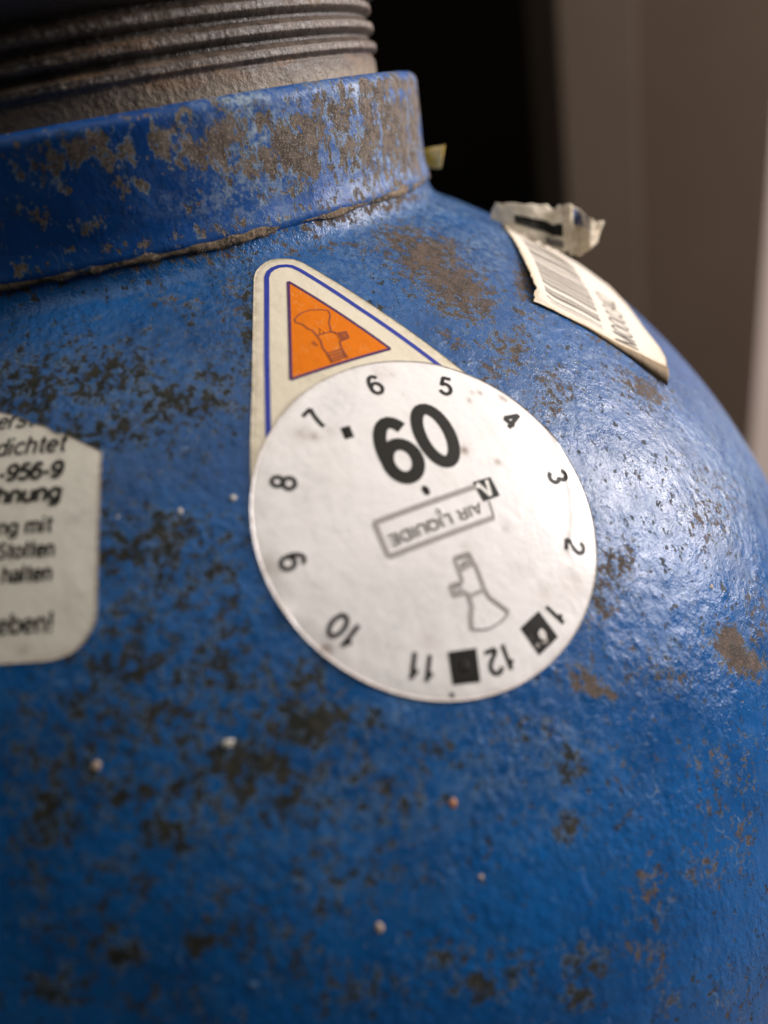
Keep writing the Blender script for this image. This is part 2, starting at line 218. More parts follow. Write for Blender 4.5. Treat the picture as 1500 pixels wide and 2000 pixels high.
def paint_material(name, blue_a, blue_b, haze, rust_a, rust_b, rust_c, thr0, thr_gain, peel, vstretch, f1, f2, r_lo, r_hi, flake, spec, scrape):
    m, q = new_mat(name)
    wear = q.attr('wear'); scuff = q.attr('scuff'); rusty = q.attr('rusty')
    pv = q.scaled((1, 1, vstretch))
    n1 = q.noise(f1, 4, .62, pv); n2 = q.noise(f2, 4, .6, pv, w=3.0); n3 = q.noise(5.5, 3, .6, w=9.0)
    msum = q.math('ADD', q.math('MULTIPLY', n1, .48), q.math('ADD', q.math('MULTIPLY', n2, .36), q.math('MULTIPLY', n3, .16)))
    thr = q.math('SUBTRACT', thr0, q.math('MULTIPLY', wear, thr_gain))
    chip = q.step(msum, thr, q.math('ADD', thr, .012))
    halo = q.step(msum, q.math('SUBTRACT', thr, .05), q.math('ADD', thr, .01))
    edge = q.step(msum, q.math('SUBTRACT', thr, .022), q.math('SUBTRACT', thr, .004))
    dots = q.math('MULTIPLY', q.step(q.noise(1.1, 2, .5, w=13.0), .640, .665), q.step(q.noise(.12, 3, .6, w=27.0), .36, .48))
    chip = q.math('MAXIMUM', chip, q.math('MULTIPLY', dots, .9))
    # paint: two coats of slightly different blue, chalky haze, scuffs, scratches, pin specks
    big = q.noise(.06, 4, .55, w=1.0); mid = q.noise(.35, 4, .6, w=5.0)
    blue = q.mix(q.step(big, .35, .65), blue_a, blue_b)
    blue = q.mix(q.math('MULTIPLY', q.step(mid, .45, .72), .28), blue, haze)
    scr = q.math('MULTIPLY', scuff, q.step(q.noise(1.3, 4, .7, w=2.0), .40, .66))
    blue = q.mix(scr, blue, scrape)
    line = q.math('ABSOLUTE', q.math('SUBTRACT', q.noise(.22, 2, .5, q.scaled((1.0, 1.6, .35)), w=17.0, dist=.4), .5))
    line = q.math('MULTIPLY', q.step(line, .0012, .0035, 1.0, 0.0), q.step(q.noise(.30, 3, .5, w=19.0), .52, .60))
    blue = q.mix(q.math('MULTIPLY', line, .55), blue, (.22, .30, .38))
    sp = q.step(q.noise(2.6, 2, .5, w=11.0), .70, .75)
    blue = q.mix(q.math('MULTIPLY', sp, .40), blue, (.26, .30, .33))
    blue = q.mix(q.math('MULTIPLY', halo, .60), blue, (.012, .024, .032))
    blue = q.mix(q.math('MULTIPLY', edge, q.math('MULTIPLY', q.step(q.noise(.5, 3, .6, w=23.0), .42, .56), flake)), blue, (.24, .34, .45))
    rn = q.noise(.9, 4, .65, w=4.0); rf = q.noise(4.5, 3, .7, w=6.0)
    rust = q.mix(q.step(rn, .38, .62), rust_a, rust_b)
    rust = q.mix(q.step(rf, .52, .68), rust, rust_c)
    grime = q.mix(q.step(rn, .40, .64), (.010, .013, .010), (.032, .029, .019))
    grime = q.mix(q.step(rf, .60, .72), grime, (.075, .055, .035))
    rust = q.mix(q.step(q.math('ADD', rusty, q.math('MULTIPLY', q.math('SUBTRACT', rn, .5), .9)), .20, .55), grime, rust)
    col = q.mix(chip, blue, rust)
    rough = q.math('ADD', q.math('MULTIPLY', chip, .40), q.step(mid, .3, .7, r_lo, r_hi))
    rough = q.math('ADD', rough, q.math('MULTIPLY', halo, .12))
    # relief in mm: orange peel that comes and goes, chips cut into the paint, pitted rust
    op = q.noise(1.25, 3, .66, q.scaled((1, 1, .75)), w=7.0)
    amp = q.step(q.noise(.13, 3, .65, w=15.0), .36, .64, peel*.12, peel*1.35)
    h = q.math('ADD', q.math('MULTIPLY', op, amp), q.math('MULTIPLY', q.noise(5.2, 2, .6, w=8.0), peel*.26))
    h = q.math('ADD', h, q.math('MULTIPLY', chip, -.10))
    h = q.math('ADD', h, q.math('MULTIPLY', q.math('MULTIPLY', rf, chip), .13))
    q.out(col, rough, q.bump(h), spec=spec)
    return m

M = {}
M['paint'] = paint_material('blue_paint', (.003, .058, .198), (.006, .090, .290), (.018, .100, .258), (.048, .036, .027), (.098, .066, .048), (.175, .125, .098), .622, .195, .22, .85, 1.0, 2.7, .20, .38, .45, .31, (.20, .29, .40))
M['collar_paint'] = paint_material('collar_paint', (.003, .054, .235), (.005, .076, .295), (.030, .100, .270), (.085, .066, .052), (.185, .148, .120), (.36, .295, .235), .616, .185, .10, .6, .70, 2.3, .36, .58, .9, .32, (.30, .38, .45))

m, q = new_mat('threaded_steel'); M['thread'] = m
n1 = q.noise(.35, 6, .65); n2 = q.noise(3.0, 4, .65, w=2.0); st = q.noise(.30, 3, .5, q.scaled((.35, .35, 2.2)), w=5.0)
c = q.mix(q.step(n1, .35, .65), (.075, .053, .038), (.150, .112, .084))
c = q.mix(q.math('MULTIPLY', q.step(st, .56, .68), .6), c, (.20, .105, .045))
c = q.mix(q.step(n2, .62, .74), c, (.32, .27, .22))
c = q.mix(q.math('MULTIPLY', q.step(q.noise(1.2, 5, .7, w=7.0), .52, .66), .55), c, (.05, .042, .036))
c = q.mix(q.math('MULTIPLY', q.attr('dust'), q.step(q.noise(.8, 4, .6, w=9.0), .25, .6)), c, (.21, .165, .11))
h = q.math('ADD', q.math('MULTIPLY', n2, .09), q.math('MULTIPLY', q.noise(1.1, 5, .65, w=3.0), .22))
c = q.mix(q.math('MULTIPLY', q.attr('groove'), q.step(q.noise(.9, 4, .6, w=31.0), .25, .55, .5, .95)), c, (.018, .014, .011))  # groove darkening: dirt, plus painted shade under the crests
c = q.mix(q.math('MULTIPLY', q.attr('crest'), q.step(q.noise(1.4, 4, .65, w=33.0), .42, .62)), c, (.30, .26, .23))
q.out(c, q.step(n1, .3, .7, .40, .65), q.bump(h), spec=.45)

m, q = new_mat('weld_grime'); M['weld'] = m
n1 = q.noise(.45, 5, .65); n2 = q.noise(2.4, 5, .7, w=2.0)
c = q.mix(q.step(n1, .40, .58), (.045, .038, .028), (.21, .15, .095))
c = q.mix(q.step(n2, .50, .62), c, (.32, .235, .16))
c = q.mix(q.math('MULTIPLY', q.step(q.noise(.28, 4, .6, w=6.0), .52, .62), .85), c, (.022, .085, .20))
q.out(c, .8, q.bump(q.math('ADD', q.math('MULTIPLY', n2, .3), q.math('MULTIPLY', q.noise(7, 3, .6), .06))), spec=.25)

m, q = new_mat('valve_metal'); M['valve'] = m
n1 = q.noise(.2, 5, .6)
q.out(q.mix(n1, (.05, .042, .034), (.12, .10, .085)), .45, q.bump(q.math('MULTIPLY', q.noise(1.5, 4, .6), .1)), metal=.5)

def paper(name, base, stain_col, smudge_col, rough, coat, grain=.02):
    m, q = new_mat(name)
    stain = q.attr('stain'); smudge = q.attr('smudge')
    n = q.noise(1.4, 5, .65); n2 = q.noise(.25, 4, .6, w=3.0); n3 = q.noise(5, 3, .6, w=5.0)
    c = q.mix(q.math('MULTIPLY', q.step(n2, .42, .70), .35), base, tuple(b*k for b, k in zip(base, (.90, .885, .86))))
    c = q.mix(q.math('MULTIPLY', smudge, q.step(n, .3, .7)), c, smudge_col)
    c = q.mix(q.math('MULTIPLY', stain, q.step(n, .30, .58, .35, 1.0)), c, stain_col)
    c = q.mix(q.math('MULTIPLY', q.step(n3, .675, .73), .5), c, (.28, .22, .16))
    sc = q.math('ABSOLUTE', q.math('SUBTRACT', q.noise(.35, 3, .5, q.scaled((1.5, 1, .5)), w=21.0, dist=.5), .5))
    c = q.mix(q.math('MULTIPLY', q.math('MULTIPLY', q.step(sc, .001, .004, 1.0, 0.0), q.step(q.noise(.4, 3, .5, w=25.0), .5, .58)), .4), c, (.33, .30, .27))
    h = q.math('ADD', q.math('MULTIPLY', q.noise(.55, 3, .5, w=8.0), .10), q.math('MULTIPLY', n3, grain))
    q.out(c, q.step(n, .3, .7, rough-.06, rough+.08), q.bump(h), spec=.5 if coat > 0 else .12, coat=coat, coat_rough=.18)
    return m
M['white_sticker'] = paper('white_sticker_vinyl', (.86, .83, .81), (.20, .115, .055), (.50, .49, .50), .30, .55)
M['cream_sticker'] = paper('cream_sticker_vinyl', (.77, .70, .545), (.20, .14, .07), (.42, .35, .25), .5, 0)
M['label_paper'] = paper('label_paper', (.72, .685, .60), (.17, .095, .045), (.44, .42, .38), .5, .05)
M['barcode_paper'] = paper('barcode_paper', (.74, .675, .585), (.50, .36, .17), (.55, .47, .36), .6, 0)
M['torn_paper'] = paper('torn_paper', (.90, .82, .68), (.46, .34, .19), (.56, .48, .36), .85, 0)

def ink(name, col, rough=.4, worn=None, wscale=2.0, lo=.62):
    m, q = new_mat(name)
    n = q.noise(1.2, 4, .6)
    c = q.mix(n, col, tuple(min(1, x*1.5+.004) for x in col))
    if worn: c = q.mix(q.step(q.noise(wscale, 4, .65, w=4.0), lo, lo+.05), c, worn)
    q.out(c, rough+.12, spec=.18); return m
M['black_ink'] = ink('black_ink', (.011, .010, .008), .38)
M['faded_ink'] = ink('faded_ink', (.022, .019, .018), .4)
M['grey_ink'] = ink('grey_ink', (.30, .275, .26), .42)
M['mid_ink'] = ink('mid_ink', (.13, .115, .105), .42)
M['scratched_ink'] = ink('scratched_ink', (.012, .011, .010), .35, (.34, .30, .27), .75, .56)
M['blue_ink'] = ink('blue_ink', (.020, .035, .26), .42, (.60, .54, .44), 1.9, .70)
M['purple_ink'] = ink('purple_ink', (.060, .022, .085), .45, (.55, .28, .10), 2.2, .72)
M['pict_ink'] = ink('pict_ink', (.21, .055, .030), .45)
M['bar_ink'] = ink('bar_ink', (.08, .07, .06), .55, (.35, .30, .25), .6, .6)
M['dull_blue_ink'] = ink('dull_blue_ink', (.045, .065, .14), .5)
M['white_print'] = ink('white_print', (.70, .66, .62), .4)
m, q = new_mat('orange_print'); M['orange'] = m
n = q.noise(.8, 4, .6)
c = q.mix(n, (.68, .155, .001), (.80, .21, .004))
fade = q.math('ABSOLUTE', q.math('SUBTRACT', q.noise(.3, 3, .5, q.scaled((1.6, 1, .6)), w=9.0, dist=.6), .5))
c = q.mix(q.math('MULTIPLY', q.step(fade, .001, .005, 1.0, 0.0), .5), c, (.72, .42, .20))
c = q.mix(q.math('MULTIPLY', q.step(q.noise(3.4, 3, .6, w=5.0), .68, .74), .6), c, (.75, .55, .35))
c = q.mix(q.step(q.noise(2.3, 2, .5, w=3.0), .735, .76), c, (.30, .10, .01))
q.out(c, .6, spec=.12, normal= q.bump(q.math('MULTIPLY', q.noise(.55, 3, .5, w=8.0), .08)))
m, q = new_mat('brown_backing'); M['backing'] = m
n = q.noise(1.5, 5, .65, q.scaled((1, 1, .5)))
q.out(q.mix(n, (.10, .062, .028), (.30, .205, .105)), .75, q.bump(q.math('MULTIPLY', n, .15)))
for nm, col in (('fleck_white', (.66, .62, .54)), ('fleck_beige', (.58, .43, .31)), ('fleck_orange', (.55, .24, .10)), ('fleck_blue', (.06, .14, .26))):
    m, q = new_mat(nm); M[nm] = m
    n = q.noise(4, 3, .6); q.out(q.mix(n, tuple(x*.6 for x in col), col), .6, q.bump(q.math('MULTIPLY', n, .1)))
m, q = new_mat('yellow_paper'); M['yellow'] = m
n = q.noise(.35, 4, .6)
q.out(q.mix(q.step(n, .38, .6), (.85, .62, .22), (.80, .47, .02)), .55)
def matte(name, a, b, sc, rough=.9, spec=.06):
    m, q = new_mat(name); n = q.noise(sc, 4, .6); q.out(q.mix(n, a, b), rough, q.bump(q.math('MULTIPLY', q.noise(sc*8, 3, .6), .3)), spec=spec); M[name] = m
matte('dark_wall', (.0035, .0025, .002), (.006, .0045, .0035), .01)  # near-black colour stands for the lack of light in the recess
matte('brown_panel', (.050, .034, .024), (.062, .043, .031), .012)
matte('brown_stile', (.060, .044, .031), (.074, .055, .040), .012)  # lighter than the panel: stronger light on the stile painted into its brown
matte('pale_post', (.36, .30, .26), (.42, .35, .31), .02)
matte('concrete', (.13, .12, .11), (.20, .185, .17), .02, .9)

# ---------------------------------------------------------------- mesh helpers (all in mm)
def mesh_obj(name, verts, faces, mat, parent=None, smooth=True, attrs=None, uv=None):
    me = bpy.data.meshes.new(name)
    v = np.asarray(verts, dtype=np.float64)*MM
    me.from_pydata(v.tolist() if len(v) < 5000 else v, [], faces) if not isinstance(faces, np.ndarray) else fast(me, v, faces)
    if smooth: me.polygons.foreach_set('use_smooth', np.ones(len(me.polygons), dtype=bool))
    for k, a in (attrs or {}).items():
        at = me.attributes.new(k, 'FLOAT', 'POINT'); at.data.foreach_set('value', np.asarray(a, dtype=np.float32))
    me.materials.append(mat); me.update()
    o = bpy.data.objects.new(name, me); scene.collection.objects.link(o)
    if parent is not None:
        o.parent = parent
        if parent.type == 'EMPTY': o.matrix_parent_inverse = Matrix.Translation(-Vector(parent.location))
    return o
def fast(me, v, f):
    me.vertices.add(len(v)); me.vertices.foreach_set('co', v.astype(np.float32).ravel())
    n, k = f.shape
    me.loops.add(n*k); me.loops.foreach_set('vertex_index', f.astype(np.int32).ravel())
    me.polygons.add(n); me.polygons.foreach_set('loop_start', (np.arange(n)*k).astype(np.int32))
    me.polygons.foreach_set('loop_total', np.full(n, k, dtype=np.int32))
    me.update(calc_edges=True)
def grid_faces(nr, nc, wrap=False):
    i, j = np.meshgrid(np.arange(nr-1), np.arange(nc if wrap else nc-1), indexing='ij')
    a = i*nc+j; b = i*nc+(j+1) % nc
    return np.stack([a, b, b+nc, a+nc], -1).reshape(-1, 4)
def revolve(name, r, z, th, mat, parent, attr_fn=None, rfun=None):
    r = np.asarray(r, float); z = np.asarray(z, float)
    R, T = np.meshgrid(r, th, indexing='ij'); Z = np.repeat(z[:, None], len(th), 1)
    if rfun is not None: R, Z = rfun(R, Z, T)
    V = np.stack([R*np.sin(T), -R*np.cos(T), Z], -1).reshape(-1, 3)
    return mesh_obj(name, V, grid_faces(len(r), len(th), True), mat, parent, attrs=attr_fn(V) if attr_fn else None)
def dense_theta(lo, hi, n, m):
    a = np.linspace(math.radians(lo), math.radians(hi), n, endpoint=False)
    b = np.linspace(math.radians(hi), math.radians(lo+360), m, endpoint=False)
    return np.concatenate([a, b])
def field(V, patches):
    out = np.zeros(len(V))
    for p in patches:
        P = np.array(p[0:3]); e1 = np.array(p[3:6]); e2 = np.array(p[6:9])
        rad = 3.2*max(np.linalg.norm(e1), np.linalg.norm(e2))
        D = V-P; k = np.nonzero((np.abs(D) < rad).all(1))[0]
        if not len(k): continue
        A = np.stack([e1, e2], 1); c = D[k] @ np.linalg.pinv(A).T
        out[k] = np.maximum(out[k], p[9]*np.exp(-.5*(c**2).sum(1)))
    return out
def lump(x, y, s, seed=0.0):
    return mnoise.noise(Vector((x*s, y*s, seed)))

# sphere of the shoulder
RS = 96.982; ZS = -86.375; CS_ = np.array([0, 0, ZS])
class Frame:                                  # tangent frame on the shoulder; wrap() bends flat mm coordinates onto it
    def __init__(s, lon, lat, hfun=None):
        a, t = math.radians(lon), math.radians(lat)
        s.N = np.array([math.cos(t)*math.sin(a), -math.cos(t)*math.cos(a), math.sin(t)])
        s.U = np.array([math.cos(a), math.sin(a), 0]); s.V = np.cross(s.N, s.U); s.C = CS_+RS*s.N
        s.h = hfun or (lambda u, v: np.zeros_like(u)+.14)
    def wrap(s, uv, dh=0.0):
        uv = np.asarray(uv, float)
        Q = s.C+uv[:, :1]*s.U+uv[:, 1:2]*s.V-CS_
        Q /= np.linalg.norm(Q, axis=1)[:, None]
        h = s.h(uv[:, 0], uv[:, 1])+dh
        return CS_+Q*(RS+h)[:, None]
def resample(poly, step, closed=True):
    out = []; n = len(poly)
    for i in range(n if closed else n-1):
        a = np.array(poly[i], float); b = np.array(poly[(i+1) % n], float)
        k = max(1, int(np.linalg.norm(b-a)/step))
        out += [tuple(a+(b-a)*j/k) for j in range(k)]
    if not closed: out.append(tuple(poly[-1]))
    return out
def decal(name, fr, poly, mat, parent, step=.35, rings=None, dh=0.0, skirt=False, attr=None, centre=None):
    o = np.array(resample(poly, step)); c = np.array(centre) if centre is not None else o.mean(0)
    R = np.linalg.norm(o-c, axis=1).max(); nr = rings or max(2, int(R/step))
    uv = np.concatenate([c+(o-c)*(k/nr) for k in range(1, nr+1)]); n = len(o)
    V = fr.wrap(uv, dh)
    F = [tuple(x) for x in grid_faces(nr, n, True)]
    V = np.vstack([V, fr.wrap(c[None], dh)]); ci = len(V)-1
    F += [(ci, j, (j+1) % n) for j in range(n)]
    UV = np.vstack([uv, c[None]])
    if skirt:
        f0 = fr.h; fr.h = lambda u, v: np.zeros_like(u)-.02
        V = np.vstack([V, fr.wrap(o)]); fr.h = f0; UV = np.vstack([UV, o]); b = (nr-1)*n
        F += [(b+j, ci+1+j, ci+1+(j+1) % n, b+(j+1) % n) for j in range(n)]
    F = [tuple(int(i) for i in f) for f in F]
    return mesh_obj(name, V, F, mat, parent, attrs=attr(UV) if attr else None)
def strokes_mesh(strokes, width, dz=.004):
    """centre lines -> flat strips (uv, lift, quads)"""
    UV = []; H = []; F = []
    for si, s in enumerate(strokes):
        P = np.array(resample(s, .30, False)) if len(s) < 6 else np.array(s, float)
        closed = np.linalg.norm(P[0]-P[-1]) < 1e-6
        T = np.gradient(P, axis=0)
        if closed: T[0] = T[-1] = P[1]-P[-2]
        T /= np.linalg.norm(T, axis=1)[:, None]+1e-12
        Nn = np.stack([-T[:, 1], T[:, 0]], 1)*width/2
        b = len(UV)
        for a_, n_ in zip(P, Nn): UV += [a_+n_, a_-n_]
        H += [si*dz]*(2*len(P))
        F += [(b+2*i, b+2*i+1, b+2*i+3, b+2*i+2) for i in range(len(P)-1)]
    return np.array(UV), np.array(H), F
def print_strokes(name, fr, strokes, width, mat, parent, dh=.03, clip=None):
    UV, H, F = strokes_mesh(strokes, width)
    if clip is not None: F = [f for f in F if all(inside(UV[i], clip) for i in f)]
    return mesh_obj(name, fr.wrap(UV, dh+H), F, mat, parent, smooth=False)
def inside(p, poly):
    c = False; n = len(poly)
    for i in range(n):
        a, b = poly[i], poly[i-1]
        if (a[1] > p[1]) != (b[1] > p[1]) and p[0] < (b[0]-a[0])*(p[1]-a[1])/(b[1]-a[1])+a[0]: c = not c
    return c

# ---------------------------------------------------------------- a plain grotesque alphabet drawn as centre lines (cap height 1)
def E(cx, cy, rx, ry, a0, a1, n=None):
    n = n or max(8, int(abs(a1-a0)/12)); t = np.radians(np.linspace(a0, a1, n))
    return [(cx+rx*math.cos(x), cy+ry*math.sin(x)) for x in t]
def arch(x0, x1, y=.46, r=.22): return E((x0+x1)/2, y, (x1-x0)/2, r, 180, 0)+[(x1, y*.6), (x1, 0)]
Scurve = [(.52, .80), (.46, .90), (.30, .95), (.14, .90), (.08, .76), (.14, .62), (.30, .53), (.46, .44), (.54, .28), (.48, .12), (.30, .05), (.12, .10), (.05, .22)]
G = {
 '0': (.62, [E(.31, .5, .245, .45, 90, 450)]), '1': (.5, [[(.31, 0), (.31, 1.0)], [(.10, .70), (.22, .73), (.28, .80), (.31, .95)]]),
 '2': (.6, [E(.30, .70, .235, .245, 165, -25)+[(.46, .50), (.30, .33), (.14, .20), (.07, .06)], [(.07, .055), (.55, .055)]]),
 '3': (.6, [E(.29, .725, .21, .22, 160, -80), E(.29, .275, .24, .235, 85, -165)]),
 '4': (.62, [[(.45, 0), (.45, 1.0)], [(.45, .94), (.06, .29)], [(.04, .27), (.60, .27)]]),
 '5': (.6, [[(.14, .945), (.52, .945)], [(.17, .95), (.11, .47)], E(.29, .33, .245, .275, 140, -155)]),
 '6': (.6, [E(.305, .315, .235, .265, 90, 450), E(.33, .46, .265, .485, 190, 45)]),
 '7': (.58, [[(.04, .94), (.54, .94)], [(.54, .95), (.40, .68), (.30, .40), (.25, .2), (.23, 0)]]),
 '8': (.6, [E(.30, .735, .20, .215, 90, 450), E(.30, .275, .235, .23, 90, 450)]),
 '9': (.6, [E(.295, .685, .235, .265, 90, 450), E(.27, .54, .265, .485, 10, -135)]),
 'A': (.66, [[(.03, 0), (.32, .98)], [(.34, .98), (.63, 0)], [(.14, .30), (.52, .30)]]), 'I': (.24, [[(.12, 0), (.12, 1)]]),
 'R': (.66, [[(.09, 0), (.09, 1)], [(.09, .945), (.36, .945)]+E(.36, .72, .2, .225, 85, -85)+[(.09, .495)], [(.40, .49), (.57, 0)]]),
 'L': (.54, [[(.09, 0), (.09, 1)], [(.09, .055), (.51, .055)]]), 'Q': (.74, [E(.37, .5, .30, .45, 90, 450), [(.44, .24), (.68, -.02)]]),
 'U': (.68, [[(.09, 1), (.09, .34)]+E(.34, .32, .25, .27, 180, 360)+[(.59, .34), (.59, 1)]]),
 'D': (.7, [[(.09, 0), (.09, 1)], [(.09, .945), (.30, .945)]+E(.32, .5, .29, .445, 88, -88)+[(.09, .055)]]),
 'E': (.58, [[(.09, 0), (.09, 1)], [(.09, .945), (.54, .945)], [(.09, .52), (.50, .52)], [(.09, .055), (.55, .055)]]),
 'M': (.8, [[(.09, 0), (.09, 1)], [(.10, .98), (.40, .02)], [(.40, .02), (.70, .98)], [(.71, 0), (.71, 1)]]),
 'S': (.62, [Scurve]), 's': (.52, [[(x*.88, y*.74) for x, y in Scurve]]),
 'n': (.56, [[(.08, 0), (.08, .72)], arch(.08, .47)]), 'h': (.56, [[(.08, 0), (.08, 1)], arch(.08, .47)]),
 'm': (.84, [[(.08, 0), (.08, .72)], arch(.08, .42), arch(.42, .76)]),
 'u': (.56, [[(.08, .7), (.08, .3)]+E(.275, .25, .195, .2, 180, 360)+[(.47, .3), (.47, .7)], [(.47, .7), (.47, 0)]]),
 'r': (.36, [[(.08, 0), (.08, .72)], E(.30, .44, .22, .23, 175, 85)]),
 'e': (.56, [[(.06, .37), (.50, .37)], E(.28, .36, .225, .31, 3, 318)]), 'c': (.52, [E(.28, .36, .225, .31, 40, 320)]),
 'o': (.57, [E(.28, .36, .225, .31, 90, 450)]), 'd': (.57, [E(.27, .36, .21, .31, 90, 450), [(.49, 0), (.49, 1)]]),
 'b': (.57, [E(.30, .36, .21, .31, 90, 450), [(.08, 0), (.08, 1)]]),
 'g': (.57, [E(.27, .37, .21, .30, 90, 450), [(.49, .7), (.49, .1), (.49, -.02)]+E(.28, -.04, .21, .17, 0, -150)]),
 'a': (.55, [E(.25, .20, .19, .16, 90, 450), [(.46, 0), (.46, .5)]+E(.26, .49, .2, .18, 0, 160)]),
 't': (.36, [[(.18, .92), (.18, .16), (.21, .08), (.27, .05), (.34, .05)], [(.03, .67), (.34, .67)]]),
 'f': (.34, [[(.15, 0), (.15, .78)]+E(.28, .78, .13, .17, 180, 95), [(.02, .67), (.32, .67)]]),
 'i': (.24, [[(.10, 0), (.10, .7)], [(.10, .87), (.10, 1)]]), 'l': (.24, [[(.10, 0), (.10, 1)]]),
 '!': (.28, [[(.13, .27), (.13, 1)], [(.13, 0), (.13, .14)]]), '-': (.38, [[(.05, .36), (.33, .36)]]), ' ': (.3, []),
}
def text_strokes(txt, x, y, cap, ang, width=None, shear=0.0, track=.04, align='l', squeeze=1.0):
    """returns strokes in flat mm; width = total length to fit"""
    adv = sum(G[c][0]+track for c in txt)-track
    sx = (width/(adv*cap)) if width else squeeze
    L = adv*cap*sx; x0 = {'l': 0, 'c': -L/2, 'r': -L}[align]; y0 = -cap/2 if align == 'c' else 0
    ca, sa = math.cos(math.radians(ang)), math.sin(math.radians(ang)); out = []; pen = 0
    for c in txt:
        for s in G[c][1]:
            pts = []
            for px, py in s:
                a = x0+(pen+px+shear*py)*cap*sx; b = y0+py*cap
                pts.append((x+a*ca-b*sa, y+a*sa+b*ca))
            out.append(pts)
        pen += G[c][0]+track
    return out

# ================================================================ the setting
def struct(o): o['kind'] = 'structure'; return o
FLOOR = -760.0
def slab(name, x0, x1, y0, y1, z0, z1, mat, tilt=0.0, parent=None):
    V = []
    for z in (z0, z1):
        s = tilt*(z+60)
        V += [(x0+s, y0, z), (x1+s, y0, z), (x1+s, y1, z), (x0+s, y1, z)]
    F = [(3, 2, 1, 0), (4, 5, 6, 7), (0, 1, 5, 4), (1, 2, 6, 5), (2, 3, 7, 6), (3, 0, 4, 7)]
    o = mesh_obj(name, V, F, mat, parent, smooth=False)
    bv = o.modifiers.new('edge', 'BEVEL'); bv.width = .003; bv.segments = 3
    return o
struct(slab('floor', -1200, 1600, -900, 1300, FLOOR-30, FLOOR, M['concrete']))
struct(slab('background_wall', -1200, 1600, 1100, 1130, FLOOR, 900, M['dark_wall']))
def thing(name, label, cat, loc):
    o = bpy.data.objects.new(name, None); scene.collection.objects.link(o)
    o.location = Vector(loc)*MM; o['label'] = label; o['category'] = cat; o.empty_display_size = .02
    return o
door = thing('door', 'out-of-focus brown door standing behind the blue cylinder', 'door', (340, 420, FLOOR))
slab('door_stile', 279, 336, 408, 450, FLOOR, 700, M['brown_stile'], .022, door)
slab('door_panel', 334, 455, 424, 440, FLOOR, 700, M['brown_panel'], .068, door)
post = slab('wall', 380, 1050, 452, 500, FLOOR, 700, M['pale_post'])  # left edge is real; the long unseen run is added to reflect pale light
post['label'] = 'pale blurred wall edge at the right beside the brown door'; post['category'] = 'wall'

# ================================================================ the gas cylinder
cyl = thing('gas_cylinder', 'worn blue steel gas cylinder with rust spots, stickers and a threaded neck', 'gas cylinder', (0, 0, FLOOR))
# body: domed shoulder, straight wall, rounded foot
lat = np.radians(np.linspace(math.degrees(math.acos(46.0/RS)), 0, 320))
fil = [((1-t)**2*44.3+2*t*(1-t)*44.4+t*t*46.0, (1-t)**2*2.5+2*t*(1-t)*-.08+t*t*(ZS+math.sqrt(RS**2-46.0**2))) for t in np.linspace(0, 1, 26)[:-1]]   # fillet up to the collar
r = [f[0] for f in fil]+list(RS*np.cos(lat)); z = [f[1] for f in fil]+list(ZS+RS*np.sin(lat))
for zz in np.linspace(ZS-.4, ZS-24, 60): r.append(RS); z.append(zz)
for zz in np.linspace(ZS-30, FLOOR+22, 40): r.append(RS); z.append(zz)
for a in np.linspace(8, 90, 10): r.append(RS-22+22*math.cos(math.radians(a))); z.append(FLOOR+22-22*math.sin(math.radians(a)))
r.append(1.0); z.append(FLOOR)
def body_attr(V):
    return {'wear': field(V, WEAR+GRIME), 'scuff': field(V, SCUFF), 'rusty': np.clip(field(V, WEAR)*1.3-.6*field(V, GRIME), 0, 1)}
body = revolve('cylinder_body', r, z, dense_theta(-48, 88, 700, 110), M['paint'], cyl, body_attr)

# collar (neck ring)
pr = [(43.4, 1.0), (44.45, 2.0), (44.72, 2.5), (44.66, 3.0), (44.5, 3.6), (44.4, 4.3)]
for zz in np.linspace(5.0, 14.2, 40): pr.append((44.1+.76*zz/15.6, zz))
for a in np.linspace(8, 90, 12): pr.append((43.45+1.35*math.cos(math.radians(a)), 14.3+1.35*math.sin(math.radians(a))))
pr += [(42.5, 15.66), (41, 15.64), (39.0, 15.6)]
def collar_attr(V):
    w = field(V, COLLAR_WEAR); return {'wear': w, 'scuff': field(V, COLLAR_SCRAPE), 'rusty': np.ones(len(V))}
def collar_r(R, Z, T):
    d = np.zeros_like(R)
    for i in range(R.shape[0]):
        for j in range(0, R.shape[1]):
            if i % 1 == 0: d[i, j] = mnoise.noise(Vector((T[i, j]*9, Z[i, j]*.22, 2.0)))
    return R+.10*d, Z
collar = revolve('neck_collar', [a for a, b in pr], [b for a, b in pr], dense_theta(-40, 100, 420, 70), M['collar_paint'], cyl, collar_attr, collar_r)

# weld seam: a rough bead where the collar meets the shoulder
th = dense_theta(-45, 100, 800, 160); nb = 14; V = []
for t in th:
    ca = Vector((math.sin(t)*7, math.cos(t)*7, 0))
    rr = .40+.36*mnoise.noise(ca*.55)+.30*mnoise.noise(ca*1.3)+.16*mnoise.noise(ca*3.6)
    cz = 2.25+.22*mnoise.noise(ca*.6+Vector((4, 0, 0)))+.15*mnoise.noise(ca*4); cr = 44.50
    rr = max(rr, .12)
    for k in range(nb):
        a = 2*math.pi*k/nb; w = rr*(1+.22*mnoise.noise(Vector((ca.x*4, ca.y*4, k*.8))))
        V.append(((cr+w*math.cos(a)*.5)*math.sin(t), -(cr+w*math.cos(a)*.5)*math.cos(t), cz+w*math.sin(a)*1.1-.25*w*math.cos(a)))
n = len(th)
F = [(i*nb+k, i*nb+(k+1) % nb, ((i+1) % n)*nb+(k+1) % nb, ((i+1) % n)*nb+k) for i in range(n) for k in range(nb)]
mesh_obj('weld_seam', V, F, M['weld'], cyl)

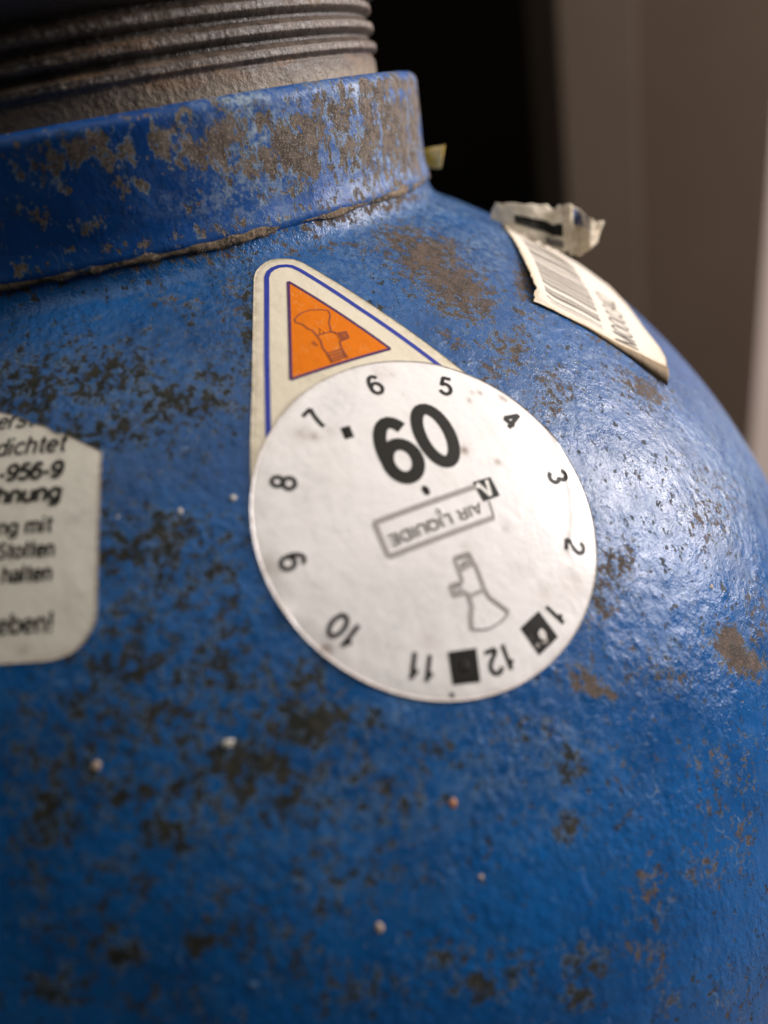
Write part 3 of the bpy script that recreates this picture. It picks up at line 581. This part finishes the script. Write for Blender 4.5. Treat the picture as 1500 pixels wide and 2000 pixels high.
# threaded neck
zt = np.concatenate([np.linspace(15.4, 25.0, 130), np.linspace(25.1, 26.2, 8)])
def thread_r(R, Z, T):
    ph = (Z-20.35)/2.31-(T-math.radians(40))/(2*math.pi)
    w = 1-np.abs(2*(ph-np.floor(ph))-1); w = np.clip(1.75*w-.22, 0, 1)   # 0 at a root, 1 on a crest
    w = w*w*(3-2*w)*.5+w*.5
    s = np.clip((Z-17.7)/1.1, 0, 1); s = s*s*(3-2*s)
    R = 39.55*(1-s)+s*(39.1+.88*w)
    c = np.clip((Z-24.6)/1.4, 0, 1); R = R-1.9*c*c
    jit = np.zeros_like(R)
    for i in range(R.shape[0]):
        for j in range(R.shape[1]):
            v = Vector((math.sin(T[i, j])*40, math.cos(T[i, j])*40, Z[i, j]))
            jit[i, j] = mnoise.noise(v*.45)*.07+mnoise.noise(v*1.7)*.045
    return R+jit, Z
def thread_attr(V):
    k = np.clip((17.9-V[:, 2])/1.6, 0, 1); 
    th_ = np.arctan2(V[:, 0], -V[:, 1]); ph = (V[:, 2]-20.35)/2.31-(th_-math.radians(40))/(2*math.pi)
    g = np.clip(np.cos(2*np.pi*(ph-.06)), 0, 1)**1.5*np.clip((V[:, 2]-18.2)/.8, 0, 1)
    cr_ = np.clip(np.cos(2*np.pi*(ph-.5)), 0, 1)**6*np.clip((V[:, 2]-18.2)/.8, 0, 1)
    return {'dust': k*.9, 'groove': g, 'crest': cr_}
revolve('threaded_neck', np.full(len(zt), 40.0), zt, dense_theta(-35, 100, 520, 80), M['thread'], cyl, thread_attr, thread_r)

# valve above the neck: flared flange and body
vp = [(30, 24.9), (37.4, 24.75), (39.0, 24.95), (40.6, 25.45), (42.2, 26.3), (43.5, 27.5), (44.4, 30), (44.6, 34.5), (44.0, 36.2), (40, 37), (24, 37.5), (23, 40), (22.5, 58), (21, 60), (.5, 60.5)]
va = revolve('valve', [a for a, b in vp], [b for a, b in vp], np.linspace(0, 2*math.pi, 96, endpoint=False), M['valve'], cyl)

# ---------------------------------------------------------------- triangular sticker
tri_poly = [(-16.6, -14.6), (-13.6, -9.0), (-10.62, -3.84), (-3.07, 9.81), (-2.35, 10.75), (-1.48, 11.39), (-.6, 11.85), (.22, 11.98), (1.05, 11.9), (1.78, 11.62), (2.4, 11.25), (2.82, 10.75), (3.12, 10.2), (3.35, 9.48), (6.55, .35), (10.1, -9.25), (12.3, -14.8), (-2, -15.5)]
TRI = Frame(16.7596, 54.9006, lambda u, v: np.zeros_like(u)+.11)
def edge_dist(UV, poly):
    P = np.asarray(UV); d = np.full(len(P), 1e9); n = len(poly)
    for i in range(n):
        a = np.array(poly[i]); b = np.array(poly[(i+1) % n]); ab = b-a
        t = np.clip(((P-a) @ ab)/(ab @ ab+1e-9), 0, 1); d = np.minimum(d, np.linalg.norm(P-(a+t[:, None]*ab), axis=1))
    return d
def tri_attr(UV):
    d = edge_dist(UV, tri_poly)
    return {'stain': .55*np.exp(-d/.28), 'smudge': .5*np.exp(-d/1.2)+.55*np.exp(-((UV[:, 0]+4.5)**2+(UV[:, 1]+5.9)**2)/3)}
tri = decal('triangle_sticker', TRI, tri_poly, M['cream_sticker'], cyl, .45, skirt=True, attr=tri_attr, centre=(-1, -2))
tri['label'] = 'cream triangular sticker with blue border and orange triangle, partly under the round sticker'
blue = [(-13.2, -11.6), (-11.98, -9.4), (-7.57, -1.11), (-2.51, 8.07), (-1.85, 9.30), (-1.2, 10.05), (-.5, 10.42), (.34, 10.53), (1.1, 10.32), (1.6, 9.95), (2.03, 9.09), (4.55, 1.29), (7.92, -7.91), (8.6, -9.8)]
bl = [p for p in resample(blue[1:], .3, False)]
print_strokes('border_line', TRI, [bl], .54, M['blue_ink'], tri, .02)
org = [(-.13, 7.74), (4.41, -5.02), (-6.86, -4.56)]
decal('orange_triangle', TRI, org, M['orange'], tri, .4, dh=.02)
cx, cy = np.mean(org, 0)
for i in range(3):
    a, b = org[i], org[(i+1) % 3]
    print_strokes('triangle_outline', TRI, [[a, b]], .32, M['purple_ink'], tri, .035+.004*i)
pict = [[(-2.55, 2.25), (-2.0, 2.6), (-1.46, 2.82), (-.47, 2.86), (.51, 2.54), (1.3, 2.06)], [(1.3, 2.06), (1.14, 1.39), (.41, .44), (-.04, -.71)], [(-.04, -.71), (-1.68, -.64)],
        [(-1.68, -.64), (-1.7, .12), (-2.01, .58), (-2.16, 1.29), (-2.65, 1.83), (-2.55, 2.25)],
        [(-1.68, -.64), (-1.68, -1.44), (-1.99, -2.28), (-1.97, -3.18)], [(-1.97, -3.18), (-.29, -3.25)], [(-.29, -3.25), (.04, -2.24)], [(.04, -2.24), (1.14, -2.19)],
        [(1.14, -2.19), (1.37, -1.35)], [(1.37, -1.35), (.38, -1.2)], [(.38, -1.2), (-.04, -.71)],
        [(-1.97, -3.18), (-2.12, -4.40)], [(-.39, -4.46), (-.29, -3.25)], [(-2.05, -3.55), (-.29, -3.62)], [(-2.1, -3.95), (-.33, -3.95)], [(-2.12, -4.3), (-.37, -4.25)],
        [(.42, -1.30), (.36, -2.18)], [(.70, -1.30), (.62, -2.18)], [(.96, -1.37), (.88, -2.2)], [(-2.49, -1.21), (-2.33, -1.89)]]
print_strokes('valve_pictogram', TRI, pict, .155, M['pict_ink'], tri, .035)

# ---------------------------------------------------------------- round test sticker
ROUND_R = 17.2
def round_h(u, v):
    h = np.full(len(u), .25)
    d = edge_dist(np.stack([u, v], 1), CREASE_LOOP)
    h += .10*np.exp(-(d/.26)**2)
    # small puckers at the rim
    ang = np.arctan2(v, u); rr = np.hypot(u, v)
    rim = np.clip((rr-15.6)/1.6, 0, 1)
    over = np.exp(-((np.angle(np.exp(1j*(ang-math.radians(103)))))/.62)**4); h -= .09*rim*(1-over)
    h += rim*(.10*np.maximum(0, np.sin(ang*7+.6))**4+.22*np.exp(-((ang-math.radians(-171))/.06)**2))
    return h
CREASE_LOOP = list(CREASE)+list(reversed(CREASE))
ROUND_F = Frame(15.6417, 41.4337, round_h)
def spots(UV, lst):
    o = np.zeros(len(UV))
    for x, y, rad, amt in lst: o = np.maximum(o, amt*np.exp(-.9*((UV[:, 0]-x)**2+(UV[:, 1]-y)**2)/rad**2))
    return o
def round_attr(UV):
    d = ROUND_R-np.hypot(UV[:, 0], UV[:, 1])
    return {'stain': np.maximum(spots(UV, STAIN), .75*np.exp(-d/.16)), 'smudge': spots(UV, SMUDGE)}
circ = [(ROUND_R*math.cos(a), ROUND_R*math.sin(a)) for a in np.linspace(0, 2*math.pi, 300, endpoint=False)]
rnd = decal('round_sticker', ROUND_F, circ, M['white_sticker'], cyl, .36, rings=60, skirt=True, attr=round_attr, centre=(0, 0))
rnd['label'] = 'round white test sticker with month numbers around its rim'
PR = -3.7
for k, txt in enumerate('6 5 4 3 2 1 12 11 10 9 8 7'.split()):
    a = 84.2-30*k; rr = 14.45
    x, y = rr*math.cos(math.radians(a)), rr*math.sin(math.radians(a))
    s = text_strokes(txt, x, y, 2.35, a-90, align='c', track=.08)
    print_strokes('month_numeral', ROUND_F, s, .41 if txt not in ('3', '4') else .48, M['faded_ink'] if txt in ('6', '7', '2') else M['black_ink'], rnd, .03)
for txt, x in (('6', -.48), ('0', 3.95)):
    s = text_strokes(txt, x, 7.08, 6.75, PR-2, align='c', squeeze=.935, shear=.03)
    print_strokes('year_numeral', ROUND_F, s, 1.30, M['black_ink'], rnd, .03)
decal('marker_square', ROUND_F, [(-4.25, 11.27), (-3.3, 11.16), (-3.52, 9.89), (-4.46, 10.0)], M['black_ink'], rnd, .5, 3, .03)
decal('marker_dot', ROUND_F, [(-.06+.36*math.cos(a), 2.31+.52*math.sin(a)) for a in np.linspace(0, 6.1, 16)], M['mid_ink'] and M['faded_ink'], rnd, .5, 2, .03)
decal('marker_dot', ROUND_F, [(-7.13+.24*math.cos(a), -15.05+.24*math.sin(a)) for a in np.linspace(0, 6.1, 14)], M['faded_ink'], rnd, .5, 2, .03)
decal('printed_block', ROUND_F, [(-5.75, -11.58), (-3.12, -12.44), (-4.2, -15.24), (-6.69, -14.31)], M['black_ink'], rnd, .45, 6, .03)
decal('printed_block', ROUND_F, [(1.72, -12.77), (4.34, -12.18), (5.02, -15.16), (2.27, -15.77)], M['scratched_ink'], rnd, .45, 6, .03)
decal('chipped_print', ROUND_F, [(3.25, -13.9), (3.75, -13.7), (3.95, -14.2), (3.75, -14.75), (3.35, -14.6), (3.15, -14.3)], M['white_print'], rnd, .4, 3, .045)
fa, fb, fc, fd, fe = (-6.13, 1.49), (-6.52, -1.85), (4.87, -2.62), (5.45, -.9), (4.75, .80)
print_strokes('logo_frame', ROUND_F, [[fa, fb], [fb, fc]], .52, M['grey_ink'], rnd, .03)
print_strokes('logo_frame', ROUND_F, [[fe, fa]], .52, M['grey_ink'], rnd, .045)
print_strokes('logo_frame', ROUND_F, [[fc, (5.3, -1.0)]], .16, M['mid_ink'], rnd, .045)
decal('logo_emblem', ROUND_F, [(4.79, 1.28), (6.85, 1.09), (6.72, -.95), (4.72, -.86)], M['black_ink'], rnd, .4, 5, .05)
print_strokes('logo_mark', ROUND_F, [[(5.15, .95), (5.75, -.62)], [(5.75, -.62), (6.25, .95)], [(4.85, .55), (5.25, .95)]], .36, M['white_print'], rnd, .065)
print_strokes('logo_lettering', ROUND_F, text_strokes('AIR LIQUIDE', 4.25, -.75, 1.05, 180+PR, width=9.9, track=.06), .20, M['mid_ink'], rnd, .03)
pc = [[(-.94, -4.44), (.63, -4.58)], [(.63, -4.58), (.59, -5.64)], [(-.94, -4.44), (-1.2, -5.87)], [(-.93, -5.75), (.59, -5.64)], [(-1.2, -5.87), (-1.28, -6.70)], [(-1.28, -6.70), (-2.59, -6.48)],
      [(-2.59, -6.48), (-2.74, -7.52)], [(-2.74, -7.52), (-1.38, -7.73)], [(-1.38, -7.73), (-1.47, -8.15)], [(-1.47, -8.15), (.30, -8.15)], [(.66, -5.7), (.33, -8.08)],
      [(.30, -8.12), (.37, -9.04), (.75, -9.7), (1.43, -10.93)], [(-1.47, -8.15), (-1.62, -9.0), (-2.3, -10.0), (-2.66, -10.85)]]
print_strokes('valve_pictogram', ROUND_F, pc, .34, M['grey_ink'], rnd, .03)
print_strokes('valve_pictogram', ROUND_F, [[(1.43, -10.93), (.9, -11.25), (.19, -11.42), (-.5, -11.5), (-1.19, -11.48), (-1.9, -11.25), (-2.66, -10.85)], [(-1.47, -8.15), (.30, -8.15)],
      [(-.75, -4.72), (.5, -4.82)], [(.5, -5.0), (-.7, -5.25)], [(-.85, -5.45), (.45, -5.35)], [(-2.45, -6.8), (-1.6, -6.95)], [(-2.5, -7.2), (-1.6, -7.35)]], .15, M['mid_ink'], rnd, .06)

# ---------------------------------------------------------------- German text label at the left
LAB = Frame(-11.6903, 46.2451, lambda u, v: np.zeros_like(u)+.14)
lab_poly = [(-34, 15.5), (-22, 16.8), (-10, 16.0), (-4.8, 14.13), (-2.8, 13.05), (-1.6, 12.0), (-.2, 11.3), (.75, 10.28), (1.35, 10.20), (4.8, 7.48), (4.49, 3.51), (3.54, -7.1), (3.35, -8.0), (2.93, -8.74), (2.3, -9.6), (1.52, -10.2), (.7, -10.5), (-.23, -10.63), (-1.31, -10.59), (-4.94, -10.09), (-20, -7.6), (-34, -4.5)]
def lab_attr(UV):
    d = edge_dist(UV, lab_poly)
    sm = spots(UV, [(2.4, 1.4, 1.4, .8), (3.1, 5.6, .5, .6), (.8, -5.6, 1.2, .5), (2.2, -5.8, .8, .5), (2.6, 4.0, .8, .3)])
    return {'stain': np.maximum(.75*np.exp(-d/.2), spots(UV, [(.2, 11.1, .45, .9), (1.0, 10.0, .25, .8), (-2.9, -9.4, .5, .35), (-.6, 11.6, .3, .7)])), 'smudge': sm}
lab = decal('text_label', LAB, lab_poly, M['label_paper'], cyl, .5, skirt=True, attr=lab_attr, centre=(-8, 2))
lab['label'] = 'greyish white safety label with black German text at the left edge'
for txt, xr, yr, cap, wd, sw, sh, ink_ in (('erste', -.35, 11.40, 1.80, 4.75, .28, .12, 'black_ink'), ('dichtet', 1.50, 8.15, 1.85, 6.6, .29, .11, 'black_ink'), ('-956-9', 1.12, 5.55, 1.66, 5.9, .40, .08, 'black_ink'),
        ('hnung', .95, 3.35, 1.66, 5.9, .40, .06, 'black_ink'), ('ng mit', .15, .48, 1.46, 4.9, .28, .02, 'black_ink'), ('Stoffen', .25, -1.78, 1.46, 5.1, .28, .02, 'black_ink'),
        ('halten', -.08, -3.88, 1.46, 4.4, .28, .02, 'black_ink'), ('eben!', -.2, -8.33, 1.75, 4.9, .29, .0, 'black_ink')):
    s = text_strokes(txt, xr, yr, cap, -8.0, width=wd, shear=sh, align='r', track=.05)
    print_strokes('text_line', LAB, s, sw, M[ink_], lab, .03, clip=lab_poly)

# ---------------------------------------------------------------- peeling barcode label
BO = np.array((-6.23, 4.85)); BA = np.array((.46, -.888)); BB = np.array((.888, .46))
def bar_lift(a, b):
    g = np.exp(-(np.maximum(a, 0)/2.2)**2)*np.clip(b/2.5, 0, 1)*np.exp(-(b/11)**2)
    c = np.clip((a-9)/11, 0, 1)
    return .30+.75*g+1.1*c**2*np.exp(-(b/9)**2)+.035*np.sin(a*.9+b*.5)
BAR = Frame(48.8594, 47.6835, None)
BAR.h = lambda u, v: bar_lift((u-BO[0])*BA[0]+(v-BO[1])*BA[1], (u-BO[0])*BB[0]+(v-BO[1])*BB[1])
def ab(a, b): return tuple(BO+a*BA+b*BB)
na, nbb = 70, 84; UVb = []; ABb = []
for j in range(nbb):
    for i in range(na):
        b = 27.0*j/(nbb-1); lo = .22*lump(b, 0, .9, 3)+.12*lump(b, 0, 2.4, 9)-.35*math.exp(-((b-2.2)/.5)**2)*-1; hi = 20.3+.18*lump(b, 0, .5, 7)-1.6*max(0, (3-b)/3)**2*.3
        a = lo+(hi-lo)*i/(na-1)
        bb = b+(.10*lump(a, 0, .6, 5) if j == 0 else 0)
        UVb.append(ab(a, bb)); ABb.append((a, bb))
ABb = np.array(ABb); UVb = np.array(UVb)
Vt = BAR.wrap(UVb); Vb_ = BAR.wrap(UVb, -.12)
F = [tuple(int(i) for i in f) for f in grid_faces(nbb, na)]; N0 = len(Vt)
F += [(d+N0, c+N0, b+N0, a+N0) for a, b, c, d in F]
rim = [i for i in range(na)]+[j*na+na-1 for j in range(1, nbb)]+[(nbb-1)*na+i for i in range(na-2, -1, -1)]+[j*na for j in range(nbb-2, 0, -1)]
F += [(rim[k], rim[(k+1) % len(rim)], rim[(k+1) % len(rim)]+N0, rim[k]+N0) for k in range(len(rim))]
dd = np.minimum(np.minimum(ABb[:, 0], 20.3-ABb[:, 0]), ABb[:, 1])
att = {'stain': np.tile(.75*np.exp(-np.maximum(dd, 0)/.55), 2), 'smudge': np.tile(.3*np.exp(-np.maximum(20-ABb[:, 0], 0)/3), 2)}
bar = mesh_obj('barcode_label', np.vstack([Vt, Vb_]), F, M['barcode_paper'], cyl, attrs=att)
bar['label'] = 'peeling cream barcode label on the right side of the shoulder'
rng = random.Random(4); b = 1.5
while b < 21:
    w = rng.choice([.18, .24, .30, .55]); a0, a1 = 1.9, 10.4
    if b < 1.9: w = .08; a0 = 2.4
    print_strokes('barcode_bar', BAR, [[ab(a0, b+w/2), ab((a0+a1)/2, b+w/2), ab(a1, b+w/2)]], w, M['bar_ink'], bar, .03)
    b += w+rng.choice([.26, .34, .5, 1.0])
ang = math.degrees(math.atan2(BB[1], BB[0]))
pen = .55
for ch in 'M000342':
    x, y = ab(15.6, pen)
    print_strokes('printed_character', BAR, text_strokes(ch, x, y, 3.5, ang, squeeze=.78), .30, M['bar_ink'], bar, .035)
    pen += 3.5*(G[ch][0]+.06)*.78
# brown adhesive underside showing along the lifted lower edge
aa = np.linspace(6, 20.1, 50); tp = BAR.wrap([ab(a, -.02) for a in aa], -.03)
lo_h = BAR.h; BAR.h = lambda u, v: np.zeros_like(u)+.10
bt = BAR.wrap([ab(a+.25*(a-6)/14, -.10-2.3*((a-6)/14)**1.6) for a in aa], .02+.22*((aa-6)/14)**2)
mid = (tp+bt)/2+(.18*((aa-6)/14))[:, None]*BAR.N; BAR.h = lo_h
back = np.stack([tp, mid, bt], 1).reshape(-1, 3); ofs = BAR.wrap([ab(a, .25) for a in aa], -.35)
F = [tuple(int(i) for i in f) for f in grid_faces(50, 3)]
bk = mesh_obj('adhesive_backing', back, F, M['backing'], bar); sm = bk.modifiers.new('thick', 'SOLIDIFY'); sm.thickness = .00018

# ---------------------------------------------------------------- torn crumpled label behind it, yellow scrap on the collar
def dense(row, k):
    row = np.array(row); x = np.linspace(0, len(row)-1, (len(row)-1)*k+1); i = np.minimum(x.astype(int), len(row)-2); f = (x-i)[:, None]
    return row[i]*(1-f)+row[i+1]*f
def crumple(p, amp):
    v = Vector(p)
    n = abs(mnoise.noise(v*.34))*1.5+abs(mnoise.noise(v*.75+Vector((5, 0, 0))))*.7+.25*mnoise.noise(v*2.0)
    return n*amp
def sheet(name, top, bot, nv, mat, parent, label=None, thick=.00012, amp=0.0, k=5, ragged=0.0):
    T, B = dense(top, k), dense(bot, k); nu = len(T); V = []; st = []
    away = np.array((-.12, -.93, .35))
    for r_ in range(nv):
        t = r_/(nv-1)
        for i in range(nu):
            t2 = t
            if ragged: t2 = t+(1-2*t)*ragged*abs(mnoise.noise(Vector((i*.8, 3 if t < .5 else 9, 0))))*(abs(1-2*t)**3)
            p = T[i]*(1-t2)+B[i]*t2; c_ = crumple(p, 1.0)
            V.append(p+away*(c_*amp*(.3+.7*i/nu))); st.append(min(1, .15+.9*max(0, .35-c_))+(.3 if i > nu*.62 else 0))
    o = mesh_obj(name, V, [tuple(int(x) for x in f) for f in grid_faces(nv, nu)], mat, parent, attrs={'stain': st, 'smudge': [.35]*len(V)})
    s = o.modifiers.new('thick', 'SOLIDIFY'); s.thickness = thick; s.offset = 0
    if label: o['label'] = label
    return o
torn = sheet('torn_label', TORN_GRID[0], TORN_GRID[1], 26, M['torn_paper'], cyl, 'crumpled torn label sticking up beyond the barcode label', amp=.5, ragged=.12)
def band(name, i0, i1, t0, t1, mat, off):
    V = []; n = 40
    for k in range(14):
        t = t0+(t1-t0)*k/13
        for j in range(n):
            x = i0+(i1-i0)*j/(n-1); i = min(int(x), len(TORN_GRID[0])-2); f = x-i
            def P(tt): 
                A = [np.array(TORN_GRID[0][m])*(1-tt)+np.array(TORN_GRID[1][m])*tt for m in (i, i+1)]
                return A[0]*(1-f)+A[1]*f
            q0 = P(t); V.append(q0+np.array((-.12, -.93, .35))*(crumple(q0, .5)*(.3+.7*x/(len(TORN_GRID[0])-1))+.16))
    return mesh_obj(name, V, [tuple(int(x) for x in f) for f in grid_faces(14, n)], mat, torn)
band('printed_band', 2.0, 6.2, .40, .66, M['black_ink'], .75)
band('printed_band', 4.2, 6.1, .74, .92, M['mid_ink'], .75)
band('blue_print', 7.4, 8.9, .04, .36, M['dull_blue_ink'], .75)
yel = sheet('yellow_label_scrap', YELLOW_GRID[0], YELLOW_GRID[1], 12, M['yellow'], cyl, 'small yellow label scrap sticking out behind the collar', amp=.5)

# ---------------------------------------------------------------- paint flecks on the shoulder
for i, (x, y, zc, rad, kind) in enumerate(FLECK):
    P = np.array((x, y, zc)); nrm = (P-CS_)/np.linalg.norm(P-CS_); u = np.cross(nrm, (0, 0, 1)); u /= np.linalg.norm(u); v = np.cross(nrm, u)
    V = [P+nrm*rad*.24]; ns = 12; F = []
    sx, sy = rad*(.65+.55*random.random()), rad*(.65+.55*random.random())
    for k, (q_, hh) in enumerate(((.45, .22), (.8, .13), (1.0, -.05))):
        for j in range(ns):
            a = 2*math.pi*j/ns; w = q_*(1+.55*lump(math.cos(a)*1.3, math.sin(a)*1.3, 1, i))
            V.append(P+u*math.cos(a)*w*sx+v*math.sin(a)*w*sy+nrm*rad*hh)
    F += [(0, 1+j, 1+(j+1) % ns) for j in range(ns)]
    for k in range(2): F += [(1+k*ns+j, 1+(k+1)*ns+j, 1+(k+1)*ns+(j+1) % ns, 1+k*ns+(j+1) % ns) for j in range(ns)]
    mesh_obj('paint_fleck', V, F, M[('fleck_white', 'fleck_beige', 'fleck_orange', 'fleck_blue')[int(kind)]], body)
